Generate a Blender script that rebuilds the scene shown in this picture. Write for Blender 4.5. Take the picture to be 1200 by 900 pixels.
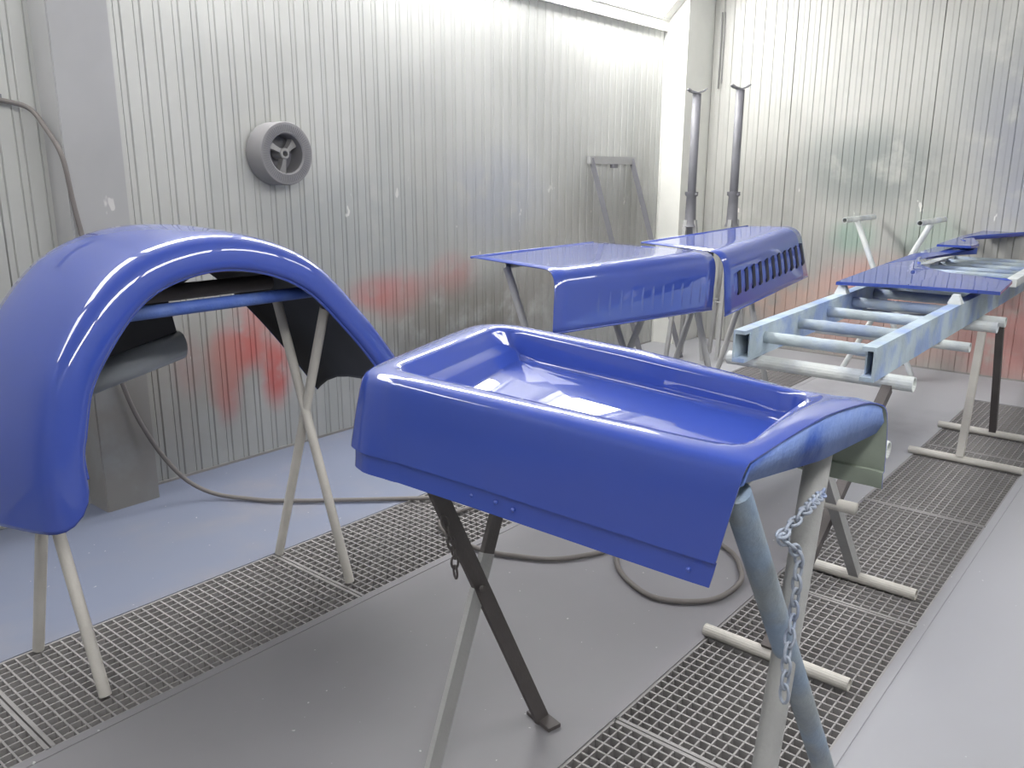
import bpy, bmesh, math, random
from mathutils import Vector, Matrix
random.seed(7)
for o in list(bpy.data.objects): bpy.data.objects.remove(o)
SC = bpy.context.scene; COL = SC.collection
# ---------------------------------------------------------------- camera, light, exposure
H = 1.42; YAW, PITCH, ROLL, FPX = 0.69368, 0.24906, -0.00264, 980.3
fwd = Vector((math.cos(PITCH)*math.cos(YAW), math.cos(PITCH)*math.sin(YAW), -math.sin(PITCH)))
rgt = Vector((math.sin(YAW), -math.cos(YAW), 0)); dwn = fwd.cross(rgt)
rt = rgt*math.cos(ROLL)+dwn*math.sin(ROLL); dn = -rgt*math.sin(ROLL)+dwn*math.cos(ROLL)
CAMP = Vector((0, 0, H))
cd = bpy.data.cameras.new('camera'); cam = bpy.data.objects.new('camera', cd); COL.objects.link(cam)
cd.sensor_width = 36; cd.lens = 36*FPX/1200; cd.clip_start = .02
cam.matrix_world = Matrix(((rt.x, -dn.x, -fwd.x, 0), (rt.y, -dn.y, -fwd.y, 0), (rt.z, -dn.z, -fwd.z, H), (0, 0, 0, 1)))
SC.camera = cam
vs = SC.view_settings; vs.view_transform = 'Standard'; vs.look = 'None'; vs.gamma = 1; vs.exposure = -0.02
vs.use_curve_mapping = False
w = bpy.data.worlds.new('world'); SC.world = w; w.use_nodes = True
w.node_tree.nodes['Background'].inputs[0].default_value = (.5, .53, .56, 1)
w.node_tree.nodes['Background'].inputs[1].default_value = .3
LAMP_LEFT, LAMP_RIGHT = (11, 16, 24, 36, 42), (20, 21, 18, 12, 8)   # five boxes per cove, each strength set to shape the room's fill and falloff

def ray(x, y): return rt*((x-600)/FPX)+dn*((y-450)/FPX)+fwd
def atz(x, y, z=0): d = ray(x, y); return CAMP+d*((z-H)/d.z)
def aty(x, y, Y): d = ray(x, y); return CAMP+d*(Y/d.y)
def atx(x, y, X): d = ray(x, y); return CAMP+d*(X/d.x)

# ---------------------------------------------------------------- materials
def newmat(name):
    m = bpy.data.materials.new(name); m.use_nodes = True
    return m, m.node_tree, m.node_tree.nodes['Principled BSDF']
def N(nt, t, **kw):
    n = nt.nodes.new(t)
    for k, v in kw.items(): setattr(n, k, v)
    return n
def mixc(nt, fac, a, b, mode='MIX'):
    n = N(nt, 'ShaderNodeMix', data_type='RGBA', blend_type=mode)
    for i, v in ((0, fac), (6, a), (7, b)):
        if hasattr(v, 'is_output'): nt.links.new(v, n.inputs[i])
        elif isinstance(v, (int, float)): n.inputs[i].default_value = v
        else: n.inputs[i].default_value = (*v, 1)
    return n.outputs[2]
def ramp(nt, src, lo, hi):
    n = N(nt, 'ShaderNodeMapRange', interpolation_type='SMOOTHSTEP')
    nt.links.new(src, n.inputs[0]); n.inputs[1].default_value = lo; n.inputs[2].default_value = hi
    return n.outputs[0]
def noise(nt, scale, detail=4, vec=None, rough=.55):
    n = N(nt, 'ShaderNodeTexNoise'); n.inputs['Scale'].default_value = scale
    n.inputs['Detail'].default_value = detail; n.inputs['Roughness'].default_value = rough
    if vec is not None: nt.links.new(vec, n.inputs['Vector'])
    return n.outputs['Fac']
def math_(nt, op, a, b=0.0, c=0.0):
    n = N(nt, 'ShaderNodeMath', operation=op, use_clamp=False)
    for i, v in enumerate((a, b, c)):
        if hasattr(v, 'is_output'): nt.links.new(v, n.inputs[i])
        else: n.inputs[i].default_value = v
    return n.outputs[0]
def worldpos(nt): return N(nt, 'ShaderNodeNewGeometry').outputs['Position']
def stretched(nt, src, s):
    n = N(nt, 'ShaderNodeVectorMath', operation='MULTIPLY'); nt.links.new(src, n.inputs[0]); n.inputs[1].default_value = s
    return n.outputs[0]
def simple(name, col, rough=.5, metal=0, coat=0, var=.12, vscale=9, bump=0, spec=.5):
    m, nt, b = newmat(name); pos = worldpos(nt)
    c = mixc(nt, noise(nt, vscale, 5, pos), tuple(x*(1-var) for x in col), tuple(min(1, x*(1+var)) for x in col))
    nt.links.new(c, b.inputs['Base Color']); b.inputs['Roughness'].default_value = rough
    b.inputs['Metallic'].default_value = metal; b.inputs['Coat Weight'].default_value = coat
    b.inputs['Specular IOR Level'].default_value = spec
    if bump:
        bn = N(nt, 'ShaderNodeBump'); bn.inputs['Strength'].default_value = bump; bn.inputs['Distance'].default_value = .004
        nt.links.new(noise(nt, 120, 3, pos), bn.inputs['Height']); nt.links.new(bn.outputs[0], b.inputs['Normal'])
    return m
MAT = {}
def blob(nt, pos, c, rad):
    """soft colour patch around point c with half-sizes rad"""
    s = N(nt, 'ShaderNodeVectorMath', operation='SUBTRACT'); nt.links.new(pos, s.inputs[0]); s.inputs[1].default_value = c
    d = stretched(nt, s.outputs[0], tuple(1/r for r in rad))
    l = N(nt, 'ShaderNodeVectorMath', operation='LENGTH'); nt.links.new(d, l.inputs[0])
    return ramp(nt, l.outputs['Value'], 1.0, .25)
def wall_mat(name, base, patches):
    m, nt, b = newmat(name); pos = worldpos(nt)
    sep = N(nt, 'ShaderNodeSeparateXYZ'); nt.links.new(pos, sep.inputs[0])
    n1 = noise(nt, 1.3, 5, pos)
    col = mixc(nt, ramp(nt, n1, .35, .7), base, tuple(c*.86 for c in base))
    # overspray dust: patchy grey film
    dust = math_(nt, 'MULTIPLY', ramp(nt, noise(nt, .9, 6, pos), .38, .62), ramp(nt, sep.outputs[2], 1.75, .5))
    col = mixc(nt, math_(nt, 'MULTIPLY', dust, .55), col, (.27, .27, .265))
    streak = ramp(nt, noise(nt, 1.0, 4, stretched(nt, pos, (6, 6, .5))), .5, .75)
    col = mixc(nt, math_(nt, 'MULTIPLY', streak, .3), col, (.36, .38, .37))
    for c, rad, colr, amt in patches:
        f = math_(nt, 'MULTIPLY', blob(nt, pos, c, rad), ramp(nt, noise(nt, 5, 4, pos), .22, .55))
        col = mixc(nt, math_(nt, 'MULTIPLY', f, amt), col, colr)
    # scuffs and chips
    sc = ramp(nt, noise(nt, 9, 3, stretched(nt, pos, (1, 1, .45)), .7), .69, .72)
    scz = math_(nt, 'MULTIPLY', ramp(nt, sep.outputs[2], .35, .6), ramp(nt, sep.outputs[2], 1.75, .9))
    col = mixc(nt, math_(nt, 'MULTIPLY', math_(nt, 'MULTIPLY', sc, scz), .8), col, (.85, .84, .8))
    nt.links.new(col, b.inputs['Base Color'])
    b.inputs['Roughness'].default_value = .38; b.inputs['Specular IOR Level'].default_value = .5
    return m
RED = (.55, .1, .09); GREEN = (.2, .38, .29); DARK = (.2, .19, .17); BLUE = (.36, .4, .62)
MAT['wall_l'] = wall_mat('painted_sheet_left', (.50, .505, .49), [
    ((2.15, 3.6, .45), (.13, .3, .3), RED, .85), ((2.24, 3.6, .56), (.24, .3, .17), RED, 1.0), ((2.44, 3.6, .42), (.13, .3, .25), RED, .85), ((2.33, 3.6, .70), (.2, .3, .12), RED, .55), ((1.97, 3.6, .53), (.12, .3, .2), RED, .35), ((3.1, 3.6, .76), (.25, .3, .14), RED, .45),
    ((3.3, 3.6, .72), (.35, .3, .2), RED, .5), ((3.75, 3.6, .78), (.3, .3, .2), RED, .35),
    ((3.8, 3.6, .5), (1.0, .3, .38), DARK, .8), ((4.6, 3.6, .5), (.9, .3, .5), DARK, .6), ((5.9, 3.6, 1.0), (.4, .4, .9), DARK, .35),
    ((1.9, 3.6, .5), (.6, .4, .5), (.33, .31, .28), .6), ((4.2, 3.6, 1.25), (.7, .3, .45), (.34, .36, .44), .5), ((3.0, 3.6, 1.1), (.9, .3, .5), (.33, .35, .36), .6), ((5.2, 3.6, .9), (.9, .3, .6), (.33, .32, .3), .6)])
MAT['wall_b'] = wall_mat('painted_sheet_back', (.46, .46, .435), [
    ((6.65, 1.0, .3), (.3, .6, .5), RED, .5), ((6.65, 1.9, .2), (.3, .9, .3), (.55, .3, .26), .6), ((6.65, 1.9, .55), (.3, .7, .35), (.6, .3, .25), .7), ((6.65, 2.6, .4), (.3, .5, .35), (.6, .36, .28), .55),
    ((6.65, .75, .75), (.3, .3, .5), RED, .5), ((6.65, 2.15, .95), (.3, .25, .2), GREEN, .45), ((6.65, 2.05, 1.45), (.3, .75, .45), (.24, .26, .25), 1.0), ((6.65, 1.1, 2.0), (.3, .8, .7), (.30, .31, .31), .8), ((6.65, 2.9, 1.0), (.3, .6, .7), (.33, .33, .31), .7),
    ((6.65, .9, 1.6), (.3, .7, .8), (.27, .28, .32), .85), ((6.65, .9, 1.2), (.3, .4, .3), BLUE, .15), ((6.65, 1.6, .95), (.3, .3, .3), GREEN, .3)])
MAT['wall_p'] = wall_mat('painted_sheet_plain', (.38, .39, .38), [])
def floor_mat():
    m, nt, b = newmat('painted_concrete'); pos = worldpos(nt)
    sep = N(nt, 'ShaderNodeSeparateXYZ'); nt.links.new(pos, sep.inputs[0])
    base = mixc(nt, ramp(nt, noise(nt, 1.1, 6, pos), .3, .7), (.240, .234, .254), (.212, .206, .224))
    base = mixc(nt, ramp(nt, sep.outputs[1], .60, .48), base, (.34, .343, .375))   # paler floor colour on the walkway beyond the right grating
    base = mixc(nt, math_(nt, 'MULTIPLY', ramp(nt, sep.outputs[0], 2.9, 4.0), ramp(nt, noise(nt, 1.4, 4, pos), .1, .5)), base, (.37, .372, .40))  # floor colour lightened towards the back wall, painting in the brighter light there
    # blue overspray settled between left grating and wall
    f = math_(nt, 'MULTIPLY', ramp(nt, sep.outputs[1], 2.35, 2.7), ramp(nt, sep.outputs[0], 5.2, 2.6))
    f = math_(nt, 'MULTIPLY', f, ramp(nt, noise(nt, 2.2, 5, pos), .1, .55))
    base = mixc(nt, math_(nt, 'MULTIPLY', f, .85), base, (.158, .186, .275))
    d = math_(nt, 'MULTIPLY', ramp(nt, noise(nt, .8, 3, pos), .5, .7), .16)
    base = mixc(nt, d, base, (.21, .21, .215))
    sp = ramp(nt, noise(nt, 45, 2, pos), .735, .76)
    base = mixc(nt, math_(nt, 'MULTIPLY', sp, .5), base, (.72, .72, .72))
    nt.links.new(base, b.inputs['Base Color']); b.inputs['Roughness'].default_value = .62
    return m
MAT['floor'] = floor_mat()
def paint_mat():
    m, nt, b = newmat('blue_gloss_enamel'); pos = worldpos(nt)
    c = mixc(nt, noise(nt, 2.5, 3, pos), (.030, .063, .325), (.034, .070, .37))
    nt.links.new(c, b.inputs['Base Color'])
    b.inputs['Roughness'].default_value = .45; b.inputs['Specular IOR Level'].default_value = .15; b.inputs['Coat Weight'].default_value = 1; b.inputs['Coat Roughness'].default_value = .012
    b.inputs['Coat IOR'].default_value = 1.7
    bn = N(nt, 'ShaderNodeBump'); bn.inputs['Strength'].default_value = .012; bn.inputs['Distance'].default_value = .002
    nt.links.new(noise(nt, 38, 2, pos), bn.inputs['Height']); nt.links.new(bn.outputs[0], b.inputs['Coat Normal'])
    return m
MAT['blue'] = paint_mat()
def overspray(name, base, amt, bcol=(.1, .2, .62)):
    m, nt, b = newmat(name); pos = worldpos(nt)
    col = mixc(nt, ramp(nt, noise(nt, 4.5, 5, pos), .35, .65), base, tuple(c*.72 for c in base))
    f = math_(nt, 'MULTIPLY', ramp(nt, noise(nt, 6, 3, pos), .42, .62), amt)
    col = mixc(nt, f, col, bcol)
    nt.links.new(col, b.inputs['Base Color']); b.inputs['Roughness'].default_value = .6
    bn = N(nt, 'ShaderNodeBump'); bn.inputs['Strength'].default_value = .5; bn.inputs['Distance'].default_value = .006
    nt.links.new(noise(nt, 60, 4, pos), bn.inputs['Height']); nt.links.new(bn.outputs[0], b.inputs['Normal'])
    return m
MAT['ladder'] = overspray('oversprayed_channel', (.44, .53, .61), .45)
MAT['rung'] = overspray('oversprayed_rung', (.46, .53, .57), .3)
MAT['tubewhite'] = overspray('oversprayed_white_tube', (.72, .75, .74), .12)
MAT['pipeblue'] = overspray('oversprayed_pipe', (.33, .37, .40), .35, (.16, .3, .55))
MAT['pipebar'] = overspray('blue_sprayed_bar', (.1, .17, .45), .6, (.03, .08, .38))
MAT['pipepale'] = simple('dusty_pale_pipe', (.50, .48, .45), .65, var=.18, bump=.3)
MAT['pipegrey'] = simple('dusty_grey_steel', (.36, .36, .36), .6, var=.2, bump=.3)
MAT['steel_dark'] = simple('dark_steel', (.085, .075, .075), .6, var=.35, bump=.2)
MAT['jack'] = simple('grey_jack_steel', (.17, .17, .19), .55, var=.25)
MAT['grate'] = simple('dusty_grating', (.27, .26, .262), .6, var=.15)
MAT['pit'] = simple('pit_concrete', (.10, .095, .095), .9, var=.3)
MAT['inside'] = simple('primer_underside', (.10, .11, .095), .7, var=.4, vscale=5)
MAT['inside_dark'] = simple('black_underside', (.022, .023, .026), .6, var=.4, vscale=5)
MAT['greylip'] = simple('grey_primer_satin', (.26, .28, .31), .3, var=.1)
MAT['olive'] = simple('olive_primer_overspray', (.28, .32, .27), .6, var=.4, vscale=7)
MAT['flange'] = overspray('dusty_blue_flange', (.03, .10, .48), .5, (.30, .40, .62))
MAT['rubber'] = simple('dusty_hose_rubber', (.17, .155, .15), .6, var=.2)
MAT['chainpaint'] = overspray('sprayed_chain', (.33, .37, .45), .5, (.12, .2, .5))
MAT['wheel'] = simple('dusty_grey_wheel', (.23, .225, .235), .65, var=.12)
MAT['wheeldark'] = simple('grey_wheel_hub', (.33, .325, .32), .5, var=.2)
MAT['trim'] = simple('white_trim', (.78, .78, .74), .45, var=.06)
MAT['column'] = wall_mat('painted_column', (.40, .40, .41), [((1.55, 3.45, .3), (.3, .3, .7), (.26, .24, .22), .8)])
MAT['ceil'] = simple('grey_ceiling', (.4, .4, .4), .6, var=.08)
MAT['slot'] = simple('dark_slot', (.01, .012, .03), .6)
MAT['dirt'] = simple('floor_gap_dust', (.3, .29, .28), .8)
def lampmat(k):
    m, nt, b = newmat('lamp_diffuser'); b.inputs['Base Color'].default_value = (.9, .9, .9, 1)
    b.inputs['Emission Color'].default_value = (1, .99, .96, 1); b.inputs['Emission Strength'].default_value = k
    return m
for _i in range(5): MAT[f'lamp-1{_i}'] = lampmat(LAMP_LEFT[_i]); MAT[f'lamp1{_i}'] = lampmat(LAMP_RIGHT[_i])

# ---------------------------------------------------------------- mesh helpers
def link(name, bm, mat, parent=None, smooth=False, mats=None):
    me = bpy.data.meshes.new(name); bmesh.ops.recalc_face_normals(bm, faces=bm.faces)
    bm.to_mesh(me); bm.free()
    for m in (mats or [mat]): me.materials.append(MAT[m])
    if smooth: me.polygons.foreach_set('use_smooth', [True]*len(me.polygons))
    o = bpy.data.objects.new(name, me); COL.objects.link(o)
    if parent is not None: setparent(o, parent)
    return o
def setparent(o, p):
    bpy.context.view_layer.update()
    o.parent = p; o.matrix_parent_inverse = p.matrix_world.inverted()
def tag(o, label, cat, group=None):
    o['label'] = label; o['category'] = cat
    if group: o['group'] = group
    return o
def thing(name, label, cat, loc, group=None):
    o = bpy.data.objects.new(name, None); COL.objects.link(o); o.location = loc; o.empty_display_size = .1
    bpy.context.view_layer.update()
    return tag(o, label, cat, group)
def struct(o): o['kind'] = 'structure'; return o
def box(bm, a, b):
    r = bmesh.ops.create_cube(bm, size=1)
    for v in r['verts']: v.co = Vector([(a[i]+b[i])/2+v.co[i]*(b[i]-a[i]) for i in range(3)])
    return r['verts']
def frame_of(d, up=Vector((0, 0, 1))):
    d = d.normalized()
    if abs(d.dot(up)) > .98: up = Vector((1, 0, 0))
    s = d.cross(up).normalized(); return s, s.cross(d).normalized()
def bar(bm, p, q, w_, h_=None, up=Vector((0, 0, 1))):
    """rectangular bar from p to q"""
    p, q = Vector(p), Vector(q); s, u = frame_of(q-p, up); h_ = h_ or w_
    vs_ = []
    for c in (p, q):
        for a, b_ in ((-1, -1), (1, -1), (1, 1), (-1, 1)): vs_.append(bm.verts.new(c+s*a*w_/2+u*b_*h_/2))
    for f in ((0, 1, 2, 3), (7, 6, 5, 4), (0, 4, 5, 1), (1, 5, 6, 2), (2, 6, 7, 3), (3, 7, 4, 0)): bm.faces.new([vs_[i] for i in f])
def tube(bm, pts, r, n=12, cap=True, closed=False):
    pts = [Vector(p) for p in pts]; rings = []; m = len(pts); up = None
    for i, p in enumerate(pts):
        if closed: d = pts[(i+1) % m]-pts[i-1]
        else: d = pts[min(i+1, m-1)]-pts[max(i-1, 0)]
        d.normalize()
        if up is None: s, u = frame_of(d)
        else:
            s = d.cross(up)
            if s.length < 1e-5: s, u = frame_of(d)
            else: s.normalize(); u = s.cross(d).normalized()
        up = u; rr = r[i] if isinstance(r, (list, tuple)) else r
        rings.append([bm.verts.new(p+(s*math.cos(2*math.pi*k/n)+u*math.sin(2*math.pi*k/n))*rr) for k in range(n)])
    for i in range(m if closed else m-1):
        a, b_ = rings[i], rings[(i+1) % m]
        for k in range(n): bm.faces.new((a[k], a[(k+1) % n], b_[(k+1) % n], b_[k]))
    if cap and not closed: bm.faces.new(rings[0][::-1]); bm.faces.new(rings[-1])
def hollow(bm, p, q, r, t=.004, n=16):
    """open tube with wall thickness (ends show the bore)"""
    p, q = Vector(p), Vector(q); s, u = frame_of(q-p); R = []
    for c, rr in ((p, r), (q, r), (q, r-t), (p, r-t)):
        R.append([bm.verts.new(c+(s*math.cos(2*math.pi*k/n)+u*math.sin(2*math.pi*k/n))*rr) for k in range(n)])
    for i in range(4):
        a, b_ = R[i], R[(i+1) % 4]
        for k in range(n): bm.faces.new((a[k], a[(k+1) % n], b_[(k+1) % n], b_[k]))
def catmull(P, n=8, closed=False):
    P = [Vector(p) for p in P]; out = []; m = len(P)
    g = (lambda i: P[i % m]) if closed else (lambda i: P[max(0, min(m-1, i))])
    for i in range(m if closed else m-1):
        a, b_, c, d = g(i-1), g(i), g(i+1), g(i+2)
        for k in range(n):
            t = k/n
            out.append(.5*((2*b_)+(c-a)*t+(2*a-5*b_+4*c-d)*t*t+(3*b_-a-3*c+d)*t**3))
    if not closed: out.append(P[-1])
    return out
def grid_faces(bm, rows, wrap=False, mat=0):
    V = [[bm.verts.new(p) for p in r] for r in rows]
    for i in range(len(V)-1):
        n = len(V[i])
        for j in range(n if wrap else n-1):
            f = bm.faces.new((V[i][j], V[i][(j+1) % n], V[i+1][(j+1) % n], V[i+1][j])); f.material_index = mat
    return V
def solidify(o, t, offset=-1, inner=False):
    md = o.modifiers.new('thickness', 'SOLIDIFY'); md.thickness = t; md.offset = offset
    if inner: md.material_offset = 1
    return o
def P1(name, parent, mat, fn, smooth=False):
    bm = bmesh.new(); fn(bm); return link(name, bm, mat, parent, smooth)

# ---------------------------------------------------------------- the booth
XW, YW, YR, XR, ZC, ZT = 6.65, 3.607, -.5, -2.2, 2.95, 2.5
GY = ((2.055, 2.585), (.536, 1.042)); GX = (-.36, 5.9)
bm = bmesh.new()
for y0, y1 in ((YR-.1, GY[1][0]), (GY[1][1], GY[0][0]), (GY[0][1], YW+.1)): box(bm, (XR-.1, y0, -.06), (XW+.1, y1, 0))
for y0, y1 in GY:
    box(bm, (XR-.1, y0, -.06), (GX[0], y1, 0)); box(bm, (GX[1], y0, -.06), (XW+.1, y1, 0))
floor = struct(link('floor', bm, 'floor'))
for y0, y1 in GY:
    def pit(bm, y0=y0, y1=y1):
        box(bm, (GX[0]-.02, y0-.03, -.42), (GX[1]+.02, y1+.03, -.40))
        for a in (y0-.03, y1+.01): box(bm, (GX[0]-.02, a, -.41), (GX[1]+.02, a+.02, -.06))
        for a in (GX[0]-.03, GX[1]+.01): box(bm, (a, y0-.03, -.41), (a+.02, y1+.03, -.06))
    P1('pit', floor, 'pit', pit)
ce = bmesh.new(); box(ce, (XR-.1, YR-.1, ZC), (XW+.1, YW+.1, ZC+.06)); struct(link('ceiling', ce, 'ceil'))

ORD = ['first', 'second', 'third', 'fourth', 'fifth', 'sixth']
RIB = .0867
def ribbed_panel(n, h, single=False):
    """folded sheet n ribs wide along +X, ribs stand proud towards -Y, height h"""
    prof = []
    for i in range(n):
        x = i*RIB
        if single:   # shallow swage: one crisp line per rib, slight step
            prof += [(x+.001, .008), (x+.006, .0), (x+.045, .0), (x+.052, .0022), (x+RIB-.004, .0022)]; continue
        prof += [(x+.001, .007), (x+.004, .0025), (x+.0245, .0025), (x+.0275, .008), (x+.0325, 0), (x+RIB-.004, 0)]
    prof.append((n*RIB-.0015, .012)); prof += [(n*RIB-.0012, .02), (.0012, .02)]
    bm = bmesh.new()
    lo = [bm.verts.new((x, y, 0)) for x, y in prof]; hi = [bm.verts.new((x, y, h)) for x, y in prof]
    m = len(prof)
    for i in range(m): bm.faces.new((lo[i], lo[(i+1) % m], hi[(i+1) % m], hi[i]))
    bm.faces.new(hi); bm.faces.new(lo[::-1])
    return bm
def wall_of_panels(name, org, rotz, length, first, mat, height, n=12, single=False):
    """backing slab plus sheets hung side by side; first = width in ribs of the first sheet"""
    R = Matrix.Translation(org) @ Matrix.Rotation(rotz, 4, 'Z')
    bm = bmesh.new(); box(bm, (0, .021, 0), (length, .09, ZC)); bm.transform(R)
    wall = struct(link(name, bm, mat)); x = 0; cache = {}
    k = first
    while x < length-.01:
        k = min(k, int(round((length-x)/RIB)))
        if k < 1: break
        if k not in cache:
            b = ribbed_panel(k, height, single); bmesh.ops.recalc_face_normals(b, faces=b.faces)
            me = bpy.data.meshes.new('panel'); b.to_mesh(me); b.free(); me.materials.append(MAT[mat]); cache[k] = me
        o = bpy.data.objects.new('panel', cache[k]); COL.objects.link(o)
        o.matrix_world = R @ Matrix.Translation((x, 0, .003)); setparent(o, wall)
        x += k*RIB; k = n
    return wall
# left wall: seam at x=2.306 and every 1.04 m
x0 = 2.306-12*RIB*4
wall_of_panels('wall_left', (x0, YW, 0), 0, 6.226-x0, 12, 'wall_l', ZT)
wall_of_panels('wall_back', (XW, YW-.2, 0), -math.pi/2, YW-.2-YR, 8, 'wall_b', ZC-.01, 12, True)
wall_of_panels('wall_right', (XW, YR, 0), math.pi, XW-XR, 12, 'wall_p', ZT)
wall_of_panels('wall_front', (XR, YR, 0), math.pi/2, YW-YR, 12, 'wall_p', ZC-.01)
# corner post between left and back wall
def post(bm):
    box(bm, (6.226, 3.407, 0), (XW+.05, YW+.05, ZC))
struct(P1('trim_1', None, 'trim', post))
def postbead(bm): box(bm, (6.214, YW-.012, 0), (6.226, YW+.003, ZT))
struct(P1('trim_2', None, 'trim', postbead))
# flat-faced column standing off the left wall
def colm(bm):
    vs_ = box(bm, (1.458, 3.455, 0), (1.69, YW+.02, ZT))
    bmesh.ops.bevel(bm, geom=[e for e in bm.edges if abs(e.verts[0].co.z-e.verts[1].co.z) > 1], offset=.004, segments=2, affect='EDGES')
struct(P1('trim_3', None, 'column', colm))
# skirting bead where sheets meet the floor
struct(P1('baseboard_left', None, 'dirt', lambda bm: box(bm, (1.695, YW-.004, 0), (6.2, YW+.02, .012))))
struct(P1('baseboard_back', None, 'dirt', lambda bm: box(bm, (XW-.004, YR+.1, 0), (XW+.02, 3.4, .012))))

# sloped lamp coves along both long walls, each lamp box a thing
def cove(y_wall, sgn, labelside, grp):
    # sgn=-1: wall at +Y, cove runs inwards towards -Y
    xs = [XR+.1+i*1.665 for i in range(5)]
    tr = bmesh.new()
    a = (y_wall, ZT-.01); 
    def P(x, d, up): return Vector((x, y_wall+sgn*d, up))
    # wall-side trim strip and ceiling-side trim strip
    bar(tr, P(XR, .012, ZT+.04), P(6.226, .012, ZT+.04), .03, .1)
    bar(tr, P(XR, .36, ZC-.02), P(6.226, .36, ZC-.02), .06, .04)
    struct(link('trim_4' if sgn < 0 else 'trim_5', tr, 'trim'))
    for i, x in enumerate(xs):
        t = thing('lamp_box', f'sloped lamp box {labelside}' + (f', {ORD[4-i]} from the white corner post' if sgn < 0 else ''), 'lamp', P(x+.83, .18, ZT+.24), grp)
        def fr(bm):
            for xx in (x, x+1.555): bar(bm, P(xx+.055, .02, ZT+.085), P(xx+.055, .335, ZC-.05), .11, .03)
            bar(bm, P(x, .02, ZT+.085), P(x+1.665, .02, ZT+.085), .03, .03)
            bar(bm, P(x, .335, ZC-.05), P(x+1.665, .335, ZC-.05), .03, .03)
        P1('frame', t, 'trim', fr)
        def back(bm):
            v = [bm.verts.new(p) for p in (P(x, -.0, ZT+.1), P(x+1.665, -.0, ZT+.1), P(x+1.665, -.0, ZC), P(x, 0, ZC))]
            bm.faces.new(v)
        def gl(bm):
            q = [P(x+.11, .03, ZT+.1), P(x+1.555, .03, ZT+.1), P(x+1.555, .275, ZT+.345), P(x+.11, .275, ZT+.345)]
            nrm = Vector((0, -sgn*.7, .7)).normalized()*.012
            lo = [bm.verts.new(p) for p in q]; hi = [bm.verts.new(p+nrm) for p in q]
            bm.faces.new(lo); bm.faces.new(hi[::-1])
            for k in range(4): bm.faces.new((lo[k], lo[(k+1) % 4], hi[(k+1) % 4], hi[k]))
        P1('reflector', t, 'trim', lambda bm: bm.faces.new([bm.verts.new(p) for p in (P(x+.1, .28, ZT+.353), P(x+1.565, .28, ZT+.353), P(x+1.565, .325, ZC-.05), P(x+.1, .325, ZC-.05))]))
        P1('diffuser', t, f'lamp{sgn}{i}', gl)
cove(YW, -1, 'above the ribbed wall', 'lamp boxes above the wall with the hung wheel')
cove(YR, 1, 'above the opposite long wall', 'lamp boxes above the opposite long wall')

# ---------------------------------------------------------------- floor gratings
def make_bar_mesh(name, L, w_, h_, axis):
    bm = bmesh.new()
    if axis == 'x': box(bm, (0, -w_/2, -h_), (L, w_/2, 0))
    else: box(bm, (-w_/2, 0, -h_), (w_/2, L, 0))
    me = bpy.data.meshes.new(name); bmesh.ops.recalc_face_normals(bm, faces=bm.faces); bm.to_mesh(me); bm.free(); me.materials.append(MAT['grate']); return me
SEAMS = [-.36, .66, 1.68, 2.70, 3.72, 4.74, 5.9]
for gi, (y0, y1) in enumerate(GY):
    where = 'trench under the fender' if gi == 0 else 'trench under the ladder frame'
    mesh_cache = {}
    for si in range(6):
        xa, xb = SEAMS[si]+.004, SEAMS[si+1]-.004; L = xb-xa; W = y1-y0-.016
        g = thing('floor_grate', f'grey steel floor grate, {ORD[5-si]} from the back wall, {where}', 'grate', (xa, y0+.008, 0), f'grating panels of the {"left" if gi == 0 else "right"} trench')
        def fr(bm):
            for yy in (y0+.008, y1-.008): bar(bm, (xa, yy+(.003 if yy < (y0+y1)/2 else -.003), -.018), (xb, yy+(.003 if yy < (y0+y1)/2 else -.003), -.018), .008, .034)
            for xx in (xa+.004, xb-.004): bar(bm, (xx, y0+.012, -.018), (xx, y1-.012, -.018), .011, .034)
        P1('frame', g, 'grate', fr)
        key = round(L, 3)
        if key not in mesh_cache: mesh_cache[key] = (make_bar_mesh('bearing_bar', L-.02, .0045, .03, 'x'), make_bar_mesh('cross_bar', W-.01, .0055, .022, 'y'))
        mx, my = mesh_cache[key]
        ny = 16; nx = int(round(L/.0325))
        for k in range(1, ny):
            o = bpy.data.objects.new('bearing_bar', mx); COL.objects.link(o); o.location = (.01, W*k/ny, -.003); o.parent = g
        for k in range(1, nx):
            o = bpy.data.objects.new('cross_bar', my); COL.objects.link(o); o.location = (L*k/nx, .005, -.0022); o.parent = g
def edging(bm):
    for y0, y1 in GY:
        pass
# angle-iron kerbs at the trench edges
for i, (y0, y1) in enumerate(GY):
    def kerb(bm):
        box(bm, (GX[0], y0-.022, -.03), (GX[1]+.02, y0+.007, .0025)); box(bm, (GX[0], y1-.007, -.03), (GX[1]+.02, y1+.022, .0025))
        box(bm, (GX[1], y0, -.01), (GX[1]+.02, y1, .0025))
    struct(P1(f'trim_{6+i}', None, 'floor', kerb))

# ---------------------------------------------------------------- trestles
def pipe_part(name, t, mat, p, q, r, open_end=False):
    return P1(name, t, mat, lambda bm: (hollow(bm, p, q, r) if open_end else tube(bm, [p, q], r, 14)), True)
def edge_split(o):
    md = o.modifiers.new('split', 'EDGE_SPLIT'); md.split_angle = .7; return o

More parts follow.
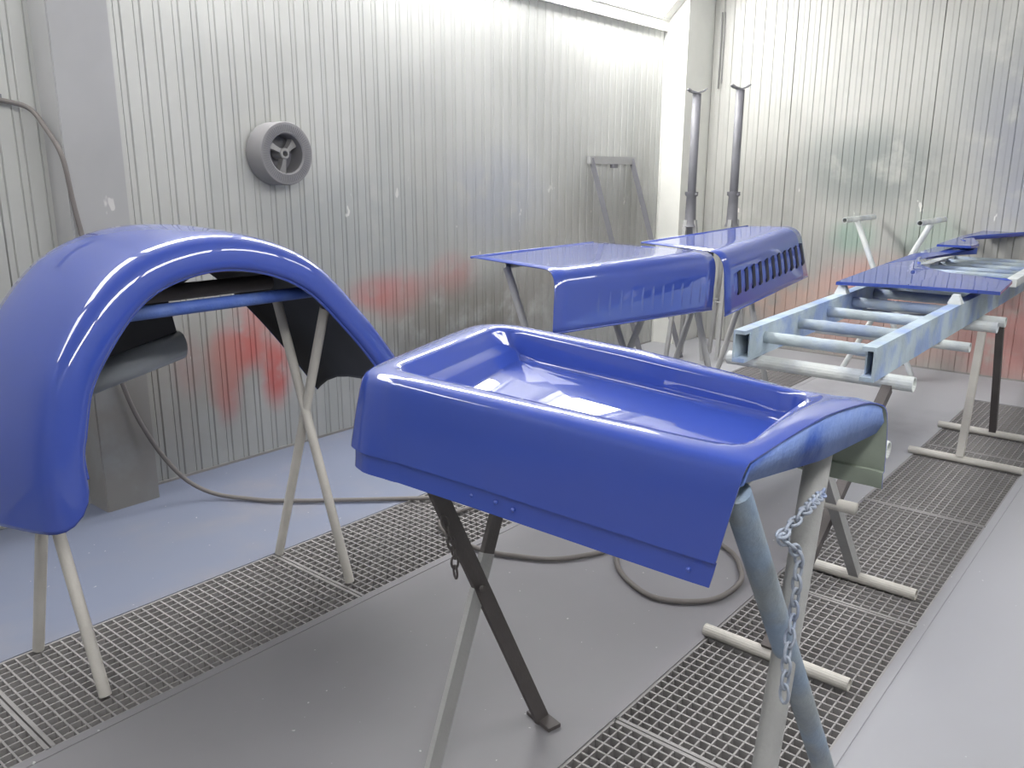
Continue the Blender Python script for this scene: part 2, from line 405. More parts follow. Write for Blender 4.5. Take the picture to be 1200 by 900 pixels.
# fender trestle: two crossed-leg frames joined by two long bars
FT = thing('pipe_trestle', 'pale dusty crossed-pipe trestle holding up the blue wheel-arch fender', 'trestle', (1.27, 2.36, 0))
for xx in (.835, 1.70):
    a0 = Vector((xx, 2.56, 0)); a1 = Vector((xx+.01, 2.212, .985)); b0 = Vector((xx, 2.165, 0)); b1 = Vector((xx-.03, 2.45, .985))
    if xx < 1: a1 = a0.lerp(a1, .80); b1 = b0.lerp(b1, .80)
    # nudge the crossing pipes apart so that they touch rather than merge
    for p, q, dx in ((a0, a1, -.011), (b0, b1, .011)):
        d = (q-p).normalized()
        pp = p+Vector((dx, 0, 0))+d*.008; qq = q+Vector((dx, 0, 0))
        m_ = 'pipepale'
        edge_split(pipe_part('leg', FT, m_, pp, qq, .0165))
edge_split(pipe_part('long_bar', FT, 'pipebar', (.955, 2.215, 1.043), (1.655, 2.215, 1.043), .019))
o = edge_split(pipe_part('long_bar', FT, 'steel_dark', (.955, 2.45, 1.055), (1.655, 2.45, 1.055), .026))

# main panel trestle: dark angle-iron X and fat pipe X, tied by two carrier bars
MT = thing('crossed_trestle', 'trestle of dark flat-iron and fat grey pipe crosses under the tray-topped blue panel', 'trestle', (1.35, .85, 0))
A0 = atz(640, 846); A1 = aty(520, 585, 1.23); B0 = atz(497, 940); B1 = aty(580, 610, 1.23)
A1 = A0+(A1-A0)*(.885/A1.z); B1 = B0+(B1-B0)*(.885/B1.z)
ydir = Vector((0, 1, 0))
P1('flat_leg', MT, 'steel_dark', lambda bm: bar(bm, A0+Vector((0, .012, 0)), A1+Vector((0, .012, 0)), .042, .012, ydir))
BM_ = B0.lerp(B1, .60)
P1('lower_leg', MT, 'pipegrey', lambda bm: bar(bm, B0, BM_, .044, .014, ydir))
P1('flat_leg', MT, 'steel_dark', lambda bm: bar(bm, BM_, B1, .042, .012, ydir))
P1('foot_plate', MT, 'steel_dark', lambda bm: bar(bm, atz(624, 832, .006), atz(650, 853, .006), .04, .010))
P1('pivot_bolt', MT, 'steel_dark', lambda bm: tube(bm, [aty(566, 690, 1.15), aty(566, 690, 1.26)], .009, 8), True)
C1, C0 = Vector((1.168, .540, .934)), Vector((1.75, .508, .015)); D1, D0 = Vector((1.502, .480, .925)), Vector((1.30, .480, .015))
o = edge_split(pipe_part('pipe_leg', MT, 'pipeblue', C0-Vector((0, .025, 0)), C1-Vector((0, .025, 0)), .0245))
o = edge_split(pipe_part('pipe_leg', MT, 'pipegrey', D0+Vector((0, .024, 0)), D1+Vector((0, .024, 0)), .024))
edge_split(pipe_part('carrier_bar', MT, 'steel_dark', A1+Vector((.0, .05, .012)), C1+Vector((.055, .04, -.075)), .016))
edge_split(pipe_part('carrier_bar', MT, 'steel_dark', B1+Vector((0, .05, .012)), D1+Vector((0, .04, -.03)), .016))

# ---------------------------------------------------------------- tray-topped panel on the crossed trestle
def main_panel():
    t = thing('tray_panel', 'glossy blue tray-topped car body panel with sunken centre and hanging skirts', 'car panel', (1.35, .92, .92))
    cen = Vector((1.37, .92, 0))
    def ztop(p): return 1.0+.02*(p.y-.5)/.8-.014*max(0, min(1, (p.x-1.54)/.1))**2*max(0, min(1, (1.0-p.y)/.4))+.022*math.sin(math.pi*max(0, min(1, (p.x-1.13)/.54)))*max(0, 1-abs(p.y-.46)/.16)**1.5
    def rloop(c, rad, n=9):
        out = []; m = len(c)
        for i in range(m):
            p, a, b_ = Vector((*c[i], 0)), Vector((*c[i-1], 0)), Vector((*c[(i+1) % m], 0)); r = rad[i]
            s_, e = p+(a-p).normalized()*r, p+(b_-p).normalized()*r
            out += [s_*(1-k/n)**2+p*2*(k/n)*(1-k/n)+e*(k/n)**2 for k in range(n+1)]
        return out
    tray = rloop([(1.186, .512), (1.150, 1.280), (1.655, 1.420), (1.590, .548)], [.05, .045, .085, .085])
    def hit(loop, d):
        best = None
        for i in range(len(loop)):
            p, q = loop[i]-cen, loop[(i+1) % len(loop)]-cen
            ca, cb = d.x*p.y-d.y*p.x, d.x*q.y-d.y*q.x
            if ca*cb <= 0 and abs(ca-cb) > 1e-12:
                h_ = p.lerp(q, ca/(ca-cb)); L = h_.x*d.x+h_.y*d.y
                if L > 0 and (best is None or L > best): best = L
        return cen+Vector((d.x, d.y, 0))*best
    U = catmull([(x, y, 0) for x, y in ((1.134, .482), (1.128, .60), (1.120, .80), (1.112, 1.0), (1.104, 1.15), (1.102, 1.225), (1.118, 1.285), (1.17, 1.325), (1.36, 1.388), (1.56, 1.448),
                (1.645, 1.462), (1.690, 1.42), (1.698, 1.34), (1.686, 1.1), (1.666, .8), (1.646, .6), (1.634, .438))], 10)
    nU = len(U); m = 26
    end = [Vector((1.634+(1.134-1.634)*k/m, .438+(.482-.438)*k/m, 0)) for k in range(1, m)]
    loop = U+end; nl = len(loop)
    T = [hit(tray, (p-cen).normalized()) for p in loop]
    NIN = []
    for i in range(nl):
        tg = (T[(i+1) % nl]-T[i-1]); nn = Vector((-tg.y, tg.x, 0)).normalized()
        if nn.dot(cen-T[i]) < 0: nn = -nn
        NIN.append(nn)
    ldir = (Vector((1.655, 1.42, 0))-Vector((1.15, 1.28, 0))).normalized(); lnor = Vector((-ldir.y, ldir.x, 0))
    lw = [max(0, min(1, 1-(-(p-Vector((1.15, 1.28, 0))).dot(lnor))/.13)) for p in T]
    rows = []
    def zat(p, dz):
        q = p.copy(); fl_ = 1.0+.02*(p.y-.5)/.8; k_ = max(0, 1+dz/.06); q.z = fl_+(ztop(p)-fl_)*k_+dz+.035*(p.x-1.55)*(1-min(1, k_))*(dz < -.06); return q
    rows.append([zat(p, 0) for p in loop])
    for f in (.3, .65): rows.append([zat(p.lerp(q, f), .0025) for p, q in zip(loop, T)])
    #        normal offset / drop , and the stepped alternative for the short far-left end
    for (d, z), (d2, z2) in zip(((0, 0), (.003, -.003), (.006, -.010), (.010, -.055), (.012, -.067), (.015, -.0725), (.019, -.0745), (.024, -.075), (.030, -.075)),
                                ((0, 0), (.003, -.003), (.006, -.008), (.022, -.034), (.027, -.038), (.055, -.044), (.060, -.050), (.074, -.072), (.082, -.075))):
        rows.append([zat(p+nn*d-lnor*(d2-d)*w_, z+(z2-z)*w_) for p, nn, w_ in zip(T, NIN, lw)])
    for ri in range(6, len(rows)):
        for _ in range(5*(ri-5)):
            r = rows[ri]; rows[ri] = [Vector(((r[k-1].x+2*r[k].x+r[(k+1) % nl].x)/4, (r[k-1].y+2*r[k].y+r[(k+1) % nl].y)/4, r[k].z)) for k in range(nl)]
    for f in (.3, .6): rows.append([Vector((*(p.lerp(Vector((cen.x, cen.y, 0)), f)).xy, 1.0+.02*(p.y-.5)/.8-.075+.035*((p.x+(cen.x-p.x)*f)-1.55))) for p in [Vector((q.x, q.y, 0)) for q in rows[-1]]])
    bm = bmesh.new(); V = grid_faces(bm, rows, wrap=True)
    c_ = bm.verts.new((cen.x, cen.y, ztop(cen)-.075+.035*(cen.x-1.55)))
    for k in range(nl): bm.faces.new((V[-1][k], V[-1][(k+1) % nl], c_))
    # skirts fall from the crest on three sides
    prev = V[0][:nU]
    prof = [(.005, -.003), (.010, -.010), (.013, -.022), (.015, -.045), (.017, -.085), (.018, -.13), (.018, -.163), (.0185, -.170), (.012, -.1725), (.013, -.195), (.015, -.215)]
    for d, z in prof:
        cur = []
        for i, p in enumerate(U):
            tg = U[min(i+1, nU-1)]-U[max(i-1, 0)]; out = Vector((-tg.y, tg.x, 0)).normalized()
            if out.dot(p-cen) < 0: out = -out
            far = max(0, min(1, (p.x-1.25)/.3)); left = max(0, min(1, (p.y-1.15)/.15))*max(0, out.y)**.7; tt = -z/.215
            leftonly = left*(1-far)
            rnd = 1+2.0*left*math.exp(-tt*2)      # broad shoulder round the closed end
            q = p+out*(d*rnd+.05*left*min(1, tt*1.3)+.012*far*tt+.022*far*(1-math.exp(-tt*9)))
            q.y += .058*tt*max(0, 1-(p.y-.44)/.2)*(1-far)
            zb = z*(1-.22*far)
            if far > 0: zb -= .016*far*math.sin(min(1, tt*2)*math.pi/2)
            q.z = ztop(p)+zb*1.0; cur.append(bm.verts.new(q))
        for i in range(nU-1): bm.faces.new((prev[i], prev[i+1], cur[i+1], cur[i]))
        prev = cur
    sh = link('shell', bm, None, t, True, mats=['blue', 'olive']); solidify(sh, .003, -1, True)
    md = sh.modifiers.new('crease', 'EDGE_SPLIT'); md.split_angle = 1.0
    # dusty end flange under the open end
    bm = bmesh.new(); top, bot = [], []
    for k in range(29):
        s_ = k/28; p = Vector((1.126+(1.655-1.126)*s_, .482-.046*s_, 0)); e = min(s_, 1-s_)
        zt = ztop(p)-.004-.03*max(0, 1-e/.05)**2
        zb = .962-.028*min(1, s_/.55)-.008*s_
        top.append(Vector((p.x, p.y+.0035, zt))); bot.append(Vector((p.x, p.y+.016, min(zb, zt-.008))))
    grid_faces(bm, [top, [a.lerp(b_, .5) for a, b_ in zip(top, bot)], bot])
    fl = link('end_flange', bm, 'flange', t, True); solidify(fl, .003, 0); fl['label'] = 'dusty blue end flange'
    for (px, py) in ((450, 545), (552, 581), (580, 589), (600, 598), (806, 668)):
        d = ray(px, py); p = CAMP+d*(1.098/d.x)
        def rv(bm):
            bmesh.ops.create_uvsphere(bm, u_segments=10, v_segments=6, radius=.0045); bmesh.ops.translate(bm, vec=p+Vector((.002, 0, 0)), verts=bm.verts)
        P1('rivet', t, 'blue', rv, True)
    return t
main_panel()

# ---------------------------------------------------------------- wheel-arch fender
def fender():
    t = thing('wheel_arch_fender', 'glossy blue wheel-arch fender standing on a pale pipe trestle', 'fender', (1.33, 2.35, .6))
    lip = catmull([(x, 0, z) for x, z in ((.848, .52), (.845, .667), (.862, .80), (.905, .925), (1.042, 1.088), (1.205, 1.148), (1.377, 1.140), (1.55, 1.068), (1.707, .914), (1.815, .785), (1.89, .68))], 8)
    sec = [(.004, 2.118), (.0, 2.106), (.003, 2.097), (.011, 2.091), (.028, 2.089), (.050, 2.092), (.070, 2.099), (.084, 2.112), (.093, 2.130), (.099, 2.158), (.104, 2.21), (.110, 2.30), (.113, 2.38), (.112, 2.47), (.108, 2.55), (.095, 2.61), (.068, 2.645), (.035, 2.655), (.012, 2.655)]
    n = len(lip); rows = []
    for j, (d, y) in enumerate(sec):
        r = []; u = (y-2.09)/.565
        for i, p in enumerate(lip):
            a, b_ = lip[max(i-1, 0)], lip[min(i+1, n-1)]
            tg = (b_-a).normalized(); out = Vector((-tg.z, 0, tg.x))
            if i < 6: out = Vector((-1, 0, 0)).lerp(out, i/6).normalized()
            q = p+out*d; q.y = y
            s = i/(n-1)
            # nose: crown bulges out, lower edge drops towards the far side
            low = max(0, 1-i/22)
            q.x -= .05*low*math.sin(min(1, max(0, u))*2.2)*(d/.11)
            tn = min(1, d/.098) if y < 2.2 else 1
            drop = .535+.125*(1-math.sqrt(max(0, 1-(1-tn)**2)))-.03*min(1, u)
            if i <= 14:
                z14 = lip[14].z; q.z = drop+(q.z-.52)*( (z14+(q.z-p.z)*0-drop)/(z14-.52)) if q.z < z14 else q.z
            # right end: far wall hangs lower
            hi = max(0, (s-.80)/.2)
            uu = min(1, u*2.2)
            q.x += .08*hi*uu; q.z -= .10*hi*uu
            q.z -= .02*max(0, s-.5)*u
            r.append(q)
        rows.append(r)
    bm = bmesh.new(); grid_faces(bm, rows)
    o = link('shell', bm, None, t, True, mats=['blue', 'inside_dark']); solidify(o, .004, -1, True)
    # rolled bead along the wheel opening
    bead = [p+Vector((0, 2.102, 0)) for p in lip]
    for i in range(15): bead[i] = rows[1][i].copy()
    for i in range(15, n): bead[i] = rows[1][i].copy()
    P1('bead', t, 'blue', lambda bm: tube(bm, bead, .005, 8), True)
    # inner apron at the nose end with its rolled grey lower lip
    ya = 2.53
    pts = [aty(*q, ya) for q in ((228, 322), (195, 346), (207, 388))]
    L0, L1 = aty(120, 440, ya), aty(211, 403, ya)
    bm = bmesh.new()
    e0, e1 = aty(120, 440, ya), aty(207, 390, ya)
    poly = [e0, e1, pts[1], pts[0], Vector((1.38, ya, 1.17)), Vector((1.15, ya, 1.17)), Vector((.98, ya, 1.08)), Vector((.88, ya, .95)), Vector((.86, ya, .80))]
    f = bm.faces.new([bm.verts.new(p) for p in poly])
    ap = link('inner_apron', bm, 'inside_dark', t); solidify(ap, .004, 0)
    ap['label'] = 'black inner apron'
    bm = bmesh.new(); rows_ = []
    p0, p1 = aty(100, 447, ya), aty(211, 404, ya)
    for p in (p0, p1):
        r = []
        for k in range(11):
            a = math.pi*(.55-k/10*1.25)
            r.append(p+Vector((0, -.045*math.cos(a)*1.0, .045*math.sin(a))))
        rows_.append(r)
    grid_faces(bm, rows_)
    lp = link('apron_lip', bm, 'greylip', t, True); solidify(lp, .003, 0); lp['label'] = 'rolled grey primer lip'
fender()

# ---------------------------------------------------------------- bonnet halves with louvres
def bez3(B, S, D, r, n_top=10, n_arc=8, n_side=8):
    B, S, D = Vector(B), Vector(S), Vector(D)
    u = (B-S).normalized(); v = (D-S).normalized(); s, e = S+u*r, S+v*r
    out = [B.lerp(s, k/n_top) for k in range(n_top)]
    out += [s*(1-k/n_arc)**2+S*2*(k/n_arc)*(1-k/n_arc)+e*(k/n_arc)**2 for k in range(n_arc)]
    out += [e.lerp(D, k/n_side) for k in range(n_side+1)]
    return out
def bonnet(name, label, e0, e1, r0, r1, louv, openings, lh):
    s0, s1 = bez3(*e0, r0), bez3(*e1, r1); M = 14
    rows = [[a.lerp(b_, k/M)+Vector((0, 0, .012*math.sin(math.pi*k/M)*0)) for a, b_ in zip(s0, s1)] for k in range(M+1)]
    c = (Vector(e0[2])+Vector(e1[2])+Vector(e0[0])+Vector(e1[0]))/4
    t = thing(name, label, 'bonnet', c)
    bm = bmesh.new(); grid_faces(bm, rows)
    o = link('shell', bm, None, t, True, mats=['blue', 'inside']); solidify(o, .004, 0, False)
    # folded hinge edge along the flat side
    P1('hinge_edge', t, 'blue', lambda bm: tube(bm, [Vector(e0[0]), Vector(e1[0])], .006, 8), True)
    P1('hem', t, 'blue', lambda bm: tube(bm, [Vector(e0[2]), Vector(e1[2])], .004, 8), True)
    # louvres on the hanging side
    nl, fa, fb, ga, gb = louv
    S0 = s0[18]; S1 = s1[18]; Dn0, Dn1 = Vector(e0[2]), Vector(e1[2])
    for k in range(nl):
        f = fa+(fb-fa)*k/(nl-1); top = S0.lerp(S1, f); bot = Dn0.lerp(Dn1, f)
        p, q = top.lerp(bot, ga), top.lerp(bot, gb)
        al = (S1-S0).normalized(); dnv = (q-p).normalized(); nr = al.cross(dnv).normalized()
        if nr.y > 0: nr = -nr
        wd = (S1-S0).length*(fb-fa)/(nl-1)
        def lv(bm):
            m = 6; R = []
            for i in range(m+1):
                s = i/m; c_ = p.lerp(q, s); hgt = lh*math.sin(math.pi*min(1, max(0, .12+.76*s)))**.4
                if i in (0, m): hgt = .001
                R.append([c_-al*wd*.36+nr*.001, c_-al*wd*.1+nr*hgt*.75, c_+al*wd*.22+nr*hgt, c_+al*wd*.26+nr*.001])
            grid_faces(bm, R)
        lo = P1('louvre', t, 'blue', lv, True)
        if openings:
            P1('slot', lo, 'slot', lambda bm: bar(bm, p.lerp(q, .03)+al*wd*.30+nr*.0035, p.lerp(q, .97)+al*wd*.30+nr*.0035, .010, wd*.40, al))
    return t
bonnet('bonnet_half', 'blue louvred bonnet half with faint closed louvres, nearer the wheel-arch fender', ((2.79, 2.56, 1.045), (2.58, 1.93, 1.05), (2.53, 1.90, .815)),
       ((3.84, 2.62, 1.045), (3.765, 1.845, 1.045), (3.735, 1.84, .768)), .075, .095, (12, .22, .95, .10, .84), False, .0028)
bonnet('bonnet_half', 'blue louvred bonnet half with dark open louvre slots, nearer the back wall', (tuple(atz(752, 284.5, 1.045)), (3.805, 1.828, 1.037), (3.865, 1.83, .721)),
       ((4.92, 2.22, 1.098), (5.10, 1.965, 1.098), (5.24, 1.94, .782)), .10, .09, (11, .12, .93, .08, .64), True, .008)

def x_trestle(label, xs, yc, z, mat, topgap=.2, foot=.24, barmat=None, r=.017, ztop2=None, xbar=None):
    t = thing('pipe_trestle', label, 'trestle', ((xs[0]+xs[-1])/2, yc, 0))
    zs = (z, ztop2 if ztop2 else z)
    for xx, zz in zip(xs, zs):
        for s in (-1, 1):
            p, q = Vector((xx+s*.7*r, yc+s*foot, .008)), Vector((xx+s*.7*r, yc-s*topgap, zz-.012))
            edge_split(pipe_part('leg', t, mat, p, q, r))
    for s in (-1, 1):
        xa, xb = xbar or (xs[0]-.05, xs[1]+.05)
        k = (zs[1]-zs[0])/(xs[1]-xs[0]) if len(xs) > 1 else 0
        edge_split(pipe_part('long_bar', t, barmat or mat, (xa, yc+s*topgap, zs[0]+k*(xa-xs[0])), (xb, yc+s*topgap, zs[0]+k*(xb-xs[0])), r, True))
    return t
x_trestle('dark crossed-pipe trestle under the bonnet half with closed louvres', (2.86, 3.55), 2.20, 1.018, 'pipegrey', .2, .22, None, .017, None, (2.86, 3.62))
x_trestle('grey crossed-pipe trestle under the bonnet half with open slots', (4.10, 4.75), 2.12, 1.012, 'pipegrey', .07, .22, None, .017, 1.062)
x_trestle('white crossed-pipe trestle standing bare against the back wall', (6.2,), 1.735, 1.10, 'tubewhite', .24, .25, None, .019, None, (5.93, 6.56))

# ---------------------------------------------------------------- ladder frame on two folding trestles
def ladder():
    t = thing('ladder_frame', 'long ladder-like frame of channel rails crusted with pale blue overspray', 'frame', (4.6, 1.1, .70))
    ends = [(Vector((2.99, 1.35, 0)), Vector((6.2, 1.48, 0)), 1), (Vector((2.99, .868, 0)), Vector((6.2, .90, 0)), -1)]
    for a, b_, s in ends:
        def rail(bm):
            # channel section, web outside, open towards the inside of the end view
            d = (b_-a).normalized(); side = Vector((-d.y, d.x, 0))*s
            prof = [(-.024, .705), (.024, .705), (.024, .83), (-.024, .83), (-.024, .815), (.016, .815), (.016, .72), (-.024, .72)]
            A = [bm.verts.new(a+side*x+Vector((0, 0, z))) for x, z in prof]; B = [bm.verts.new(b_+side*x+Vector((0, 0, z))) for x, z in prof]
            m = len(prof)
            for i in range(m): bm.faces.new((A[i], A[(i+1) % m], B[(i+1) % m], B[i]))
            bm.faces.new(A[::-1]); bm.faces.new(B)
            # inner web plate so that the rail reads solid from inside
        P1('rail', t, 'ladder', rail)
        def web(bm):
            d = (b_-a).normalized(); side = Vector((-d.y, d.x, 0))*s
            bar(bm, a+d*.05-side*.021+Vector((0, 0, .7675)), b_-side*.021+Vector((0, 0, .7675)), .006, .093)
        P1('web_plate', t, 'ladder', web)
    xs = [3.20, 3.60, 4.0, 4.4, 4.8, 5.1, 5.4, 5.7, 6.0]
    for k, x in enumerate(xs):
        y1 = 1.33+(x-2.99)*.0405; y0 = .885+(x-2.99)*.01
        pts = [Vector((x, y0+(y1-y0)*j/12, .775)) for j in range(13)]
        rad = [.023+.003*random.random() for _ in pts]
        P1('rung', t, 'rung', lambda bm: tube(bm, pts, rad, 12), True)
    P1('cross_tube', t, 'tubewhite', lambda bm: hollow(bm, (4.0, .745, .684), (4.02, 1.46, .684), .022), False)
    # upper sliding section nested on the far half
    for ya, yb, sg in ((1.345, 1.38, 1), (.80, .835, -1)):
        a, b_ = Vector((5.10, ya, .852)), Vector((6.42, yb, .852))
        P1('upper_rail', t, 'tubewhite', lambda bm: bar(bm, a, b_, .05, .042))
    for k in range(6):
        x = 5.18+.235*k
        P1('upper_rung', t, 'rung', lambda bm: tube(bm, [(x, .825+(x-5)*.025, .850), (x, 1.345+(x-5)*.025, .850)], .0165, 12), True)
    return t
ladder()

def fold_trestle(label, xa, xb, yc, half, xt1, xt2, zt1, zt2, tubey, mat, xmat, tr_=.028):
    t = thing('folding_trestle', label, 'trestle', ((xa+xb)/2, yc, 0))
    for x in (xa, xb): P1('foot_tube', t, 'pipepale', lambda bm: hollow(bm, (x, yc-half, .0195), (x+.01, yc+half, .0195), .0195, .004), False)
    P1('leg', t, mat, lambda bm: bar(bm, (xa, yc+.018, .036), (xt1, yc+.018, zt1), .034, .034), False)
    P1('leg', t, xmat, lambda bm: bar(bm, (xb, yc-.018, .036), (xt2, yc-.018, zt2), .034, .034), False)
    return t
T = fold_trestle('folding trestle with floor tubes carrying the near end of the ladder frame', 2.205, 2.88, .82, .225, 3.15, 2.35, .655, .655, None, 'steel_dark', 'pipegrey')
P1('top_tube', T, 'tubewhite', lambda bm: hollow(bm, (3.18, .755, .6765), (3.18, 1.475, .6765), .028), False)
P1('top_tube', T, 'tubewhite', lambda bm: hollow(bm, (2.34, .60, .68), (2.34, 1.0, .68), .025), False)
P1('pivot_tube', T, 'pipepale', lambda bm: tube(bm, [(2.56, .73, .40), (2.56, .87, .40)], .02, 12), True)
T = fold_trestle('folding trestle with floor tubes beneath the flat blue panels', 4.51, 5.10, .80, .26, 4.62, 4.86, .655, .655, None, 'pipepale', 'steel_dark')
P1('top_tube', T, 'tubewhite', lambda bm: hollow(bm, (4.66, .76, .677), (4.68, 1.50, .677), .027), False)
P1('top_tube', T, 'tubewhite', lambda bm: hollow(bm, (4.86, .76, .677), (4.88, 1.50, .677), .027), False)

# ---------------------------------------------------------------- flat panels with arch cut-outs lying on the ladder
def arch_plate(label, pz, rim, fold=.012, hang=.03):
    pts = [atz(*q) for q in pz]
    c = sum(pts, Vector())/len(pts)
    t = thing('arched_panel', label, 'car panel', (c.x, c.y, min(p.z for p in pts)-.04))
    bm = bmesh.new(); f = bm.faces.new([bm.verts.new(p) for p in pts])
    bmesh.ops.triangulate(bm, faces=[f])
    o = link('sheet', bm, None, t, False, mats=['blue', 'inside']); solidify(o, .004, 1)
    def edge(bm):
        grid_faces(bm, [[p+Vector((0, 0, .001)) for p in pts]+[pts[0]], [p-Vector((0, 0, fold)) for p in pts]+[pts[0]-Vector((0, 0, fold))]])
    e = P1('folded_edge', t, 'blue', edge); solidify(e, .004, 0)
    a, b_ = rim; ar = catmull(pts[a:b_], 4)
    def rimf(bm):
        R = []
        for k, p in enumerate(ar): R.append([p+Vector((0, 0, .010)), p+Vector((0, 0, .002)), p-Vector((0, 0, hang))])
        grid_faces(bm, R)
    r_ = P1('arch_rim', t, 'blue', rimf, True); solidify(r_, .016, 0)
    return t
arch_plate('blue arched panel lying on the ladder frame, its broad end over the rungs',
    [(980, 331, .89), (1060, 335, .887), (1146, 341, .885), (1172, 343, .872), (1186, 330, .875), (1180, 327, .885), (1150, 325, .89), (1110, 320, .90), (1090, 315, .905), (1077, 309.5, .912),
     (1076, 304.5, .918), (1085, 299, .925), (1100, 296, .935), (1120, 293.5, .945), (1145, 292, .955), (1143, 288.5, .962), (1120, 287.5, .962), (1100, 289, .952), (1070, 298, .935), (1035, 310.5, .912)], (9, 15))
arch_plate('second blue arched panel lying on the ladder frame close to the back wall',
    [(1098, 287, .978), (1138, 289, .978), (1147, 286.5, .98), (1130, 283.5, .985), (1127, 281, .99), (1140, 278, 1.0), (1165, 276, 1.01), (1200, 273.5, 1.02), (1225, 272.5, 1.022), (1226, 267, 1.04), (1195, 267, 1.04), (1160, 269, 1.03), (1125, 278, 1.0)], (3, 9), .010, .018)
def block(label, x, y, z0, z1):
    bm = bmesh.new(); n_ = 4
    lo = [bm.verts.new((x+a*.03, y+b_*.03, z0)) for a, b_ in ((-1, -1), (1, -1), (1, 1), (-1, 1))]; hi = [bm.verts.new((x+a*.014, y+b_*.014, z1)) for a, b_ in ((-1, -1), (1, -1), (1, 1), (-1, 1))]
    bm.faces.new(lo[::-1]); bm.faces.new(hi)
    for k in range(4): bm.faces.new((lo[k], lo[(k+1) % 4], hi[(k+1) % 4], hi[k]))
    tag(link('support_block', bm, 'tubewhite'), label, 'block')
block('small pale wedge block under the broad end of the arched panel, on the far rail', 4.27, 1.400, .8305, .8765)
block('small pale wedge block under the broad end of the arched panel, on the near rail', 4.28, .884, .8305, .8725)


# ---------------------------------------------------------------- tall jack stands by the corner
def jack(label, x, y, zh, rot):
    t = thing('jack_stand', label, 'stand', (x, y, 0), None)
    P1('post', t, 'jack', lambda bm: tube(bm, [(x, y, .95), (x, y, zh-.03)], .031, 14), True)
    def slv(bm):
        tube(bm, [(x, y, 1.02), (x, y, 1.05), (x, y, 1.24), (x, y, 1.26), (x, y, 1.275)], [.055, .042, .036, .048, .048], 14)
    edge_split(P1('sleeve', t, 'jack', slv, True))
    for k in range(3):
        a = rot+k*2*math.pi/3; d = Vector((math.cos(a), math.sin(a), 0))
        P1('leg', t, 'pipegrey', lambda bm: bar(bm, Vector((x, y, 1.07))+d*.035, Vector((x, y, .016))+d*.16, .028, .028), False)
    P1('leg_ring', t, 'pipegrey', lambda bm: tube(bm, [(x+.1*math.cos(a*math.pi/9), y+.1*math.sin(a*math.pi/9), .45) for a in range(18)], .008, 6, closed=True), True)
    P1('collar', t, 'jack', lambda bm: tube(bm, [(x-.02, y-.055, 1.255), (x+.02, y+.055, 1.255)], .011, 8), True)
    def head(bm):
        s = Vector((math.sin(YAW), -math.cos(YAW), 0)); u = Vector((s.y, -s.x, 0))
        for g in (-1, 1):
            p, q = Vector((x, y, zh-.028)), Vector((x, y, zh-.012))+s*g*.05
            bar(bm, p, q, .075, .010, Vector((0, 0, 1)))
            bar(bm, q-s*g*.004, q+s*g*.016+Vector((0, 0, .014)), .075, .010, Vector((0, 0, 1)))
    P1('fork_head', t, 'jack', head)
jack('tall grey jack stand with forked head, beside the white corner post', 5.74, 3.046, 1.995, .6)
jack('tall grey jack stand with forked head, in front of the back wall ribs', 6.0, 2.835, 2.03, 1.2)
# leaning inverted-U metal frame
def lean():
    t = thing('metal_frame', 'narrow grey inverted-U metal frame leaning on the ribbed wall', 'frame', (5.5, 3.1, 0))
    tl, tr_ = aty(694, 186, YW-.035), aty(741, 186, YW-.035); zt = 1.51
    tl.z = tr_.z = zt; tl.y = tr_.y = YW-.022
    for p in (tl, tr_):
        q = Vector((p.x+.03, 3.09, .012))
        P1('leg', t, 'jack', lambda bm: (bar(bm, p, q, .04, .008), bar(bm, p+Vector((-.018, -.018, 0)), q+Vector((-.018, -.018, 0)), .006, .04)))
    P1('top_rail', t, 'pipegrey', lambda bm: bar(bm, tl+Vector((-.04, -.012, -.01)), tr_+Vector((.04, -.012, -.01)), .03, .055))
    P1('latch', t, 'jack', lambda bm: box(bm, tuple((tl+tr_)/2+Vector((-.03, -.04, -.065))), tuple((tl+tr_)/2+Vector((.03, -.01, -.035)))))
lean()
